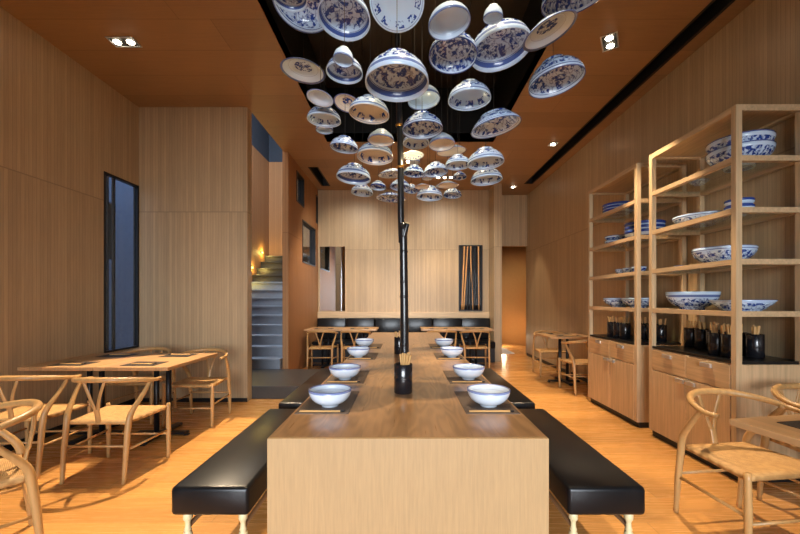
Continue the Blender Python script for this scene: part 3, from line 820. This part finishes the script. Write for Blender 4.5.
# ------------------------------------------------------------------ wishbone chairs
def make_chair():
    root = empty('wishbone_chair')
    # seat: woven trapezoid, a little dished
    bm = bmesh.new()
    n = 10
    grid = {}
    for i in range(n + 1):
        for j in range(n + 1):
            u, v = i / n * 2 - 1, j / n
            y = -0.205 + 0.42 * v
            hw = 0.215 + 0.045 * v
            edge = max(abs(u), abs(v * 2 - 1))
            z = 0.452 - 0.014 * (1 - edge ** 2) - 0.010 * max(0, (edge - 0.85) / 0.15) ** 2
            grid[i, j] = bm.verts.new((u * hw, y, z))
    for i in range(n):
        for j in range(n): bm.faces.new((grid[i, j], grid[i + 1, j], grid[i + 1, j + 1], grid[i, j + 1]))
    r = bmesh.ops.extrude_face_region(bm, geom=bm.faces[:])
    for v in [q for q in r['geom'] if isinstance(q, bmesh.types.BMVert)]:
        v.co.z = 0.418 if max(abs(v.co.x) / 0.24, abs(v.co.y) / 0.21) > 0.8 else 0.425
    build('seat', bm, M_cord, root, smooth=True)
    for sx in (-1, 1):
        build('leg', T([(sx * 0.255, 0.215, 0), (sx * 0.256, 0.214, 0.25), (sx * 0.256, 0.212, 0.462)], [0.013, 0.019, 0.016], 12), M_chair, root, smooth=True)
    for sx in (-1, 1):
        build('leg', T([(sx * 0.225, -0.252, 0), (sx * 0.228, -0.232, 0.22), (sx * 0.228, -0.212, 0.40), (sx * 0.236, -0.190, 0.50), (sx * 0.262, -0.10, 0.62), (sx * 0.272, -0.03, 0.715)], [0.013, 0.019, 0.021, 0.020, 0.016, 0.012], 12), M_chair, root, smooth=True)
    pts, rad = [], []
    for k in range(15):
        a = -0.20 + (PI + 0.40) * k / 14
        pts.append((0.285 * math.cos(a) * (1.0 if math.sin(a) > 0 else 0.99), 0.02 - 0.275 * math.sin(a), 0.705 + 0.052 * max(0.0, math.sin(a))))
        rad.append(0.0145 + 0.006 * max(0.0, math.sin(a)))
    build('top_rail', T(pts, rad, 12, 4), M_chair, root, smooth=True)
    bm = bmesh.new()
    tube(bm, [(0, -0.200, 0.43), (0, -0.213, 0.50), (0, -0.222, 0.535)], [0.022, 0.021, 0.024], 10, 4, 0.4)
    for sx in (-1, 1):
        tube(bm, [(sx * 0.010, -0.219, 0.525), (sx * 0.038, -0.236, 0.63), (sx * 0.078, -0.243, 0.745)], [0.014, 0.012, 0.012], 10, 5, 0.5)
    build('back_splat', bm, M_chair, root, smooth=True)
    build('stretcher', T([(-0.25, 0.214, 0.20), (0.25, 0.214, 0.20)], 0.009, 8), M_chair, root, smooth=True)
    build('stretcher', T([(-0.225, -0.218, 0.262), (0.225, -0.218, 0.262)], 0.009, 8), M_chair, root, smooth=True)
    for sx in (-1, 1):
        build('stretcher', T([(sx * 0.228, -0.21, 0.235), (sx * 0.254, 0.21, 0.235)], 0.009, 8), M_chair, root, smooth=True)
    return root
chair0 = make_chair()
used = []
def chair(x, y, deg, label, group='wishbone chairs'):
    o = chair0 if not used else copy_tree(chair0)
    used.append(1)
    o.location = (x, y, 0.0); o.rotation_euler = (0, 0, math.radians(deg))
    return tag(o, label, 'chair', group)
chair(-2.27, 2.96, 0, 'wishbone chair drawn up to the left table, its shadow on the floor')
chair(-2.99, 3.02, 4, 'wishbone chair at the left table closest to the left wall, back to camera')
chair(-2.28, 4.13, 180, 'wishbone chair on the far side of left table before the panel wall')
chair(-2.98, 4.22, 180, 'wishbone chair behind the left table, under the narrow window')
chair(-2.21, 1.88, 140, 'wishbone chair in the left foreground cut off by the picture edge')
chair(1.97, 2.13, 187, 'wishbone chair in the right foreground before the display cabinet')
chair(2.63, 2.27, 186, 'wishbone chair cut off at the right edge, only its rail showing')
chair(-1.58, 7.16, 0, 'far wishbone chair beside the stair wall at the banquette table')
chair(-0.94, 7.16, 0, 'far wishbone chair next to the end of the long table, left')
chair(0.72, 7.20, 0, 'far wishbone chair mostly behind the long table, right of the post')
chair(1.36, 7.20, 0, 'far wishbone chair in front of the pier by the doorway')
chair(2.62, 5.46, 0, 'wishbone chair beyond the farther display cabinet, back to camera')
chair(2.62, 6.68, 180, 'wishbone chair facing the camera at the far right wall table')

# ------------------------------------------------------------------ small tables
def make_table(w, d, h=0.75):
    root = empty('dining_table')
    build('tabletop', B(-w / 2, w / 2, -d / 2, d / 2, h - 0.032, h, 0.003, 1), M_small, root)
    for sx in (-0.06, 0.06):
        build('post', T([(sx, 0, 0.03), (sx, 0, h - 0.04)], 0.024, 12), M_black, root, smooth=True)
    build('top_plate', B(-0.2, 0.2, -0.2, 0.2, h - 0.04, h - 0.032), M_black, root)
    bm = bmesh.new()
    box(bm, -0.25, 0.25, -0.035, 0.035, 0.012, 0.035, 0.006, 1); box(bm, -0.035, 0.035, -0.28, 0.28, 0.0121, 0.0351, 0.006, 1)
    for q in ((-0.24, 0), (0.24, 0), (0, -0.27), (0, 0.27)): box(bm, q[0] - 0.02, q[0] + 0.02, q[1] - 0.02, q[1] + 0.02, 0, 0.013)
    build('base', bm, M_black, root)
    return root
def dt(src, x, y, deg, label):
    o = src if not src.get('placed') else copy_tree(src)
    src['placed'] = 1
    o.location = (x, y, 0); o.rotation_euler = (0, 0, math.radians(deg))
    tag(o, label, 'table', 'small wooden dining tables')
    return o
t1 = make_table(0.655, 0.88); t2 = make_table(0.70, 0.66, 0.77)
dt(t1, -2.405, 3.70, 0, 'small wooden table with twin black posts, aisle side of the left pair')
dt(t1, -3.07, 3.70, 0, 'small wooden table against the left wall, half of a joined pair')
dt(t1, 2.014, 1.474, 10, 'small wooden table in the right foreground with a dark placemat')
dt(t2, -1.60, 7.53, 0, 'small table at the banquette beside the stair wall')
dt(t2, -0.89, 7.53, 0, 'small table at the banquette behind the long table, left')
dt(t2, 0.68, 7.55, 0, 'small table at the banquette behind the long table, right')
dt(t2, 1.39, 7.55, 0, 'small table at the banquette beside the pier')
dt(t2, 2.60, 6.08, 0, 'small table against the right wall beyond the display cabinets')
def place(x, y, z, deg, where, w=0.30, d=0.22):
    m = build('placemat', B(-w / 2, w / 2, -d / 2, d / 2, 0, 0.003), M_matd, None, (x, y, z), (0, 0, math.radians(deg)))
    tag(m, 'dark placemat ' + where, 'placemat', 'placemats on the small tables')
    for k in range(2):
        a = math.radians(deg)
        lx, ly = -0.10, -0.04 + 0.018 * k
        stick('chopstick', (x + lx * math.cos(a) - ly * math.sin(a), y + lx * math.sin(a) + ly * math.cos(a), z + 0.0075), (math.cos(a + 0.04 * k), math.sin(a + 0.04 * k), 0), 0.2,
              'chopstick on the dark placemat ' + where, 'chopsticks on the placemat ' + where)
def folded(x, y, z, deg, where):
    bm = bmesh.new()
    tube(bm, [(-0.07, 0, 0.012), (0.0, 0, 0.012), (0.07, 0, 0.012)], [0.009, 0.012, 0.009], 10)
    o = build('rolled_napkin', bm, bpy.data.materials['cream_painted_wood'], None, (x, y, z + 0.003), (0, 0, math.radians(deg)), True)
    tag(o, 'pale rolled napkin ' + where, 'napkin')
place(-2.40, 3.44, TZ, 0, 'on the front of the left aisle side table')
place(-3.05, 3.44, TZ, 0, 'on the front of the left wall table')
place(-2.40, 3.96, TZ, 180, 'at the back of the left aisle side table')
place(-3.05, 3.96, TZ, 180, 'at the back of the left wall table')
place(2.03, 1.70, TZ, 190, 'on the right foreground table', 0.44, 0.26)
place(2.62, 5.92, 0.77, 0, 'on the near side of the right wall table', 0.36, 0.2)
place(2.60, 6.26, 0.77, 180, 'on the far side of the right wall table', 0.36, 0.2)
place(-1.60, 7.38, 0.77, 0, 'on the banquette table beside the stair wall', 0.36, 0.2)
place(-0.89, 7.38, 0.77, 0, 'on the banquette table left of the post', 0.36, 0.2)
place(0.68, 7.40, 0.77, 0, 'on the banquette table right of the post', 0.36, 0.2)
place(1.39, 7.40, 0.77, 0, 'on the banquette table beside the pier', 0.36, 0.2)

# ------------------------------------------------------------------ banquette, mirror, cane panel, rug
bq = empty('banquette', (0, 8.2, 0), 0, 'long black leather banquette along the back wall', 'banquette')
build('plinth', B(-1.98, 1.94, -0.22, 0.34, 0, 0.3), M_black, bq)
build('seat', B(-1.98, 1.94, -0.28, 0.34, 0.3, 0.45, 0.025, 3), M_leather, bq, smooth=True)
nb_ = 6
for i in range(nb_):
    x0 = -1.98 + 3.92 * i / nb_
    build('back_cushion', B(x0 + 0.004, x0 + 3.92 / nb_ - 0.004, 0.22, 0.345, 0.452, 0.925, 0.02, 2), M_leather, bq, smooth=True)
mi = empty('wall_mirror', (-1.66, YB, 1.825), 0, 'tall mirror on the back wall next to the stair wall', 'mirror')
build('mirror_glass', B(-0.29, 0.29, -0.012, -0.002, -0.74, 0.75), M_mirror, mi)
bm = bmesh.new()
for q in ((-0.30, -0.29, -0.75, 0.76), (0.29, 0.30, -0.75, 0.76)): box(bm, q[0], q[1], -0.016, 0, q[2], q[3])
box(bm, -0.29, 0.29, -0.016, 0, -0.75, -0.74); box(bm, -0.29, 0.29, -0.016, 0, 0.75, 0.76)
build('frame', bm, M_oak, mi)
cp = empty('cane_panel', (1.52, YB, 1.10), 0, 'dark upright wall panel of slanting canes on the back wall', 'wall panel')
build('backing', B(-0.25, 0.25, -0.012, -0.001, 0, 1.49), M_blackp, cp)
bm = bmesh.new()
box(bm, -0.27, -0.25, -0.06, 0, -0.01, 1.50); box(bm, 0.25, 0.27, -0.06, 0, -0.01, 1.50)
box(bm, -0.25, 0.25, -0.06, 0, -0.01, 0.01); box(bm, -0.25, 0.25, -0.06, 0, 1.48, 1.50)
build('frame', bm, M_black, cp)
M_cane = solid_wood('pale_cane', srgb(214, 160, 100), 'z', 0.4)
for i, (a, b, pale) in enumerate(((-.22, -.18, 0), (-.20, -.14, 1), (-.10, -.03, 0), (-.16, -.06, 1), (-.12, -.05, 0), (-.03, -.02, 0), (-.05, .03, 0), (.05, .0, 1), (.03, .02, 0), (.10, .03, 0), (.15, .06, 0), (.17, .15, 0), (.19, .18, 1), (.22, .21, 0), (.12, .12, 0))):
    build('cane', T([(a, -0.03 - 0.008 * (i % 3), 0.012), ((a + b) / 2, -0.03 - 0.008 * (i % 3), 0.75), (b, -0.03 - 0.008 * (i % 3), 1.478)], [0.016, 0.018, 0.020] if pale else [0.013, 0.012, 0.010], 8), M_cane if pale else M_pole, cp, smooth=True)
o = build('rug', B(-0.30, 0.30, -0.75, 0.75, 0, 0.012, 0.004, 1), M_rug, None, (2.45, 10.0, 0))
tag(o, 'pale grey rug on the floor of the hall through the doorway', 'rug')

# ------------------------------------------------------------------ display cabinets
SZ = (2.39, 2.01, 1.63, 1.245)
CX0, CX1 = 2.43, 2.95
def cabinet(y0, y1, label):
    root = empty('display_cabinet', (0, y0, 0), 0, label, 'cabinet', 'tall oak display cabinets')
    L = y1 - y0
    p = 0.045
    H = 2.775
    for (x, y) in ((CX0, 0), (CX0, L - p), (CX1 - p, 0), (CX1 - p, L - p)):
        build('post', B(x, x + p, y, y + p, 0.06, H, 0.002, 1), M_oak, root)
    def ring(z0, z1, m=M_oaky):
        bm = bmesh.new()
        box(bm, CX0 + 0.002, CX0 + p - 0.002, p, L - p, z0, z1); box(bm, CX1 - p + 0.002, CX1 - 0.002, p, L - p, z0, z1)
        box(bm, CX0 + p, CX1 - p, 0.002, p - 0.002, z0, z1); box(bm, CX0 + p, CX1 - p, L - p + 0.002, L - 0.002, z0, z1)
        return bm
    build('top_rail', ring(H - 0.045, H), M_oaky, root)
    build('top_panel', B(CX0 + p, CX1 - p, p, L - p, H - 0.03, H - 0.012), M_oaky, root)
    for z in SZ:
        sh = build('shelf', ring(z - 0.028, z + 0.012), M_oaky, root)
        build('glass_pane', B(CX0 + p - 0.006, CX1 - p + 0.006, p - 0.006, L - p + 0.006, z - 0.005, z + 0.003), M_glass, sh)
    build('carcass', B(CX0 + 0.02, CX1 - 0.002, 0.001, L - 0.001, 0.06, 0.865), M_oak, root)
    build('counter_top', B(CX0 + 0.004, CX1 - 0.003, p * 0.3, L - p * 0.3, 0.866, 0.888), M_counter, root)
    build('toe_kick', B(CX0 + 0.03, CX1 - 0.002, 0.01, L - 0.01, 0, 0.06), M_black, root)
    ya, yb = p + 0.006, L - p - 0.006
    ym = (ya + yb) / 2
    for q in ((ya, ym - 0.008), (ym + 0.008, yb)):
        dr = build('drawer', B(CX0 - 0.002, CX0 + 0.02, q[0], q[1], 0.665, 0.855, 0.002, 1), M_drawer, root)
        hy = (q[0] + q[1]) / 2
        build('handle', B(CX0 - 0.020, CX0 - 0.003, hy - 0.055, hy + 0.055, 0.80, 0.835, 0.003, 1), M_steel, dr)
    for q, hy in (((ya, ym - 0.008), ym - 0.06), ((ym + 0.008, yb), ym + 0.06)):
        dr = build('door', B(CX0 - 0.002, CX0 + 0.02, q[0], q[1], 0.065, 0.655, 0.002, 1), M_oak, root)
        build('handle', B(CX0 - 0.020, CX0 - 0.003, hy - 0.05, hy + 0.05, 0.61, 0.645, 0.003, 1), M_steel, dr)
    build('divider', B(CX0 + 0.0, CX0 + 0.02, ym - 0.007, ym + 0.007, 0.065, 0.864), M_oaky, root)
    return root
cabinet(2.725, 3.70, 'nearer tall oak display cabinet on the right, holding big platters')
cabinet(3.89, 4.93, 'farther tall oak display cabinet on the right')

def ware(x, y, z, d, h, pat, shape, label, name=None, group='porcelain on the display shelves', mat=None):
    nm = name or {'bowl': 'porcelain_bowl', 'plate': 'porcelain_platter', 'cup': 'porcelain_cup'}[shape]
    o = build(nm, lathe(bowl_prof(d / 2, h, 0.46, 0.04, shape=shape), 36), mat or ST[pat], None, (x, y, z + h + 0.003), (0, 0, random.random() * 6), smooth=True)
    return tag(o, label, {'bowl': 'bowl', 'plate': 'platter', 'cup': 'cup'}[shape], group)
X0 = 2.69
ware(X0, 2.99, SZ[0], .42, .15, 'key', 'bowl', 'lower of two big stacked bowls on nearer cabinet top shelf')
ware(X0, 2.99, SZ[0] + 0.075, .42, .15, 'key', 'bowl', 'upper of two big stacked bowls on nearer cabinet top shelf')
ware(X0, 3.40, SZ[0], .16, .035, 'floral', 'plate', 'small saucer left of the big stacked bowls', 'porcelain_saucer')
ware(X0, 3.37, SZ[1], .43, .09, 'floral', 'bowl', 'wide low bowl on nearer cabinet second shelf', 'porcelain_platter')
ware(X0, 2.99, SZ[1], .19, .08, 'stripe', 'bowl', 'lower small bowl of the pair stacked behind cabinet post')
ware(X0, 2.99, SZ[1] + 0.05, .19, .08, 'stripe', 'bowl', 'upper small bowl of the pair stacked behind cabinet post')
ware(X0, 3.14, SZ[2], .43, .145, 'floral', 'bowl', 'wide floral bowl alone on nearer cabinet third shelf')
ware(2.6, 3.50, SZ[2], .12, .03, 'floral', 'plate', 'tiny saucer at the left end of nearer cabinet third shelf', 'porcelain_saucer')
ware(X0, 3.48, SZ[3], .41, .17, 'band', 'bowl', 'large blue rimmed bowl on nearer cabinet lowest shelf')
ware(X0, 2.97, SZ[3], .42, .095, 'floral', 'plate', 'footed floral platter beside the large bowl on lowest shelf')
Y2 = 4.68
for k in range(3): ware(X0, Y2, SZ[0] + 0.035 * k, .36, .08, 'stripe', 'bowl', ['bottom', 'middle', 'top'][k] + ' of three stacked bowls on farther cabinet top shelf')
for k in range(2): ware(X0, Y2 + 0.03, SZ[1] + 0.055 * k, .28, .08, 'key', 'bowl', ['lower', 'upper'][k] + ' of two stacked bowls at far end of second shelf')
for k in range(3): ware(X0, 4.17, SZ[1] + 0.045 * k, .40, .10, 'stripe', 'bowl', ['bottom', 'middle', 'top'][k] + ' of three banded bowls stacked behind the cabinet posts')
for k, y in enumerate((4.55, 4.40, 4.22)):
    ware(2.66, y, SZ[2] + 0.002, .15, .085, 'key', 'bowl', 'small bowl on farther cabinet third shelf, ' + ['leftmost', 'middle one', 'rightmost'][k])
ware(X0, 4.68, SZ[3], .34, .12, 'floral', 'bowl', 'floral bowl at the left end of farther cabinet lowest shelf')
ware(X0, 4.28, SZ[3], .34, .12, 'floral', 'bowl', 'floral bowl behind the post on farther cabinet lowest shelf')
ORD = ['first', 'second', 'third', 'fourth', 'fifth', 'sixth']
GN = 'chopstick holders on the cabinet counters'
for i, y in enumerate((3.58, 3.45, 3.32, 3.19, 3.06, 2.93)):
    cup_holder((2.76, y, 0.888), 'black chopstick holder in the nearer cabinet back row, %s from the left' % ORD[i], GN, n=7, grp='nearer cabinet back row, %s holder from left' % ORD[i])
for i, y in enumerate((3.05, 2.925)):
    cup_holder((2.56, y, 0.888), 'black chopstick holder in the nearer cabinet front row, %s from the left' % ORD[i], GN, n=7, grp='nearer cabinet front row, %s holder from left' % ORD[i])
for i, y in enumerate((4.58, 4.45, 4.32)):
    cup_holder((2.56, y, 0.888), 'black chopstick holder in the farther cabinet front row, %s from the left' % ORD[i], GN, n=5, grp='farther cabinet front row, %s holder from left' % ORD[i])
for i, y in enumerate((4.30, 4.17, 4.04)):
    cup_holder((2.78, y, 0.888), 'black chopstick holder in the farther cabinet back row, %s from the left' % ORD[i], GN, n=5, grp='farther cabinet back row, %s holder from left' % ORD[i])
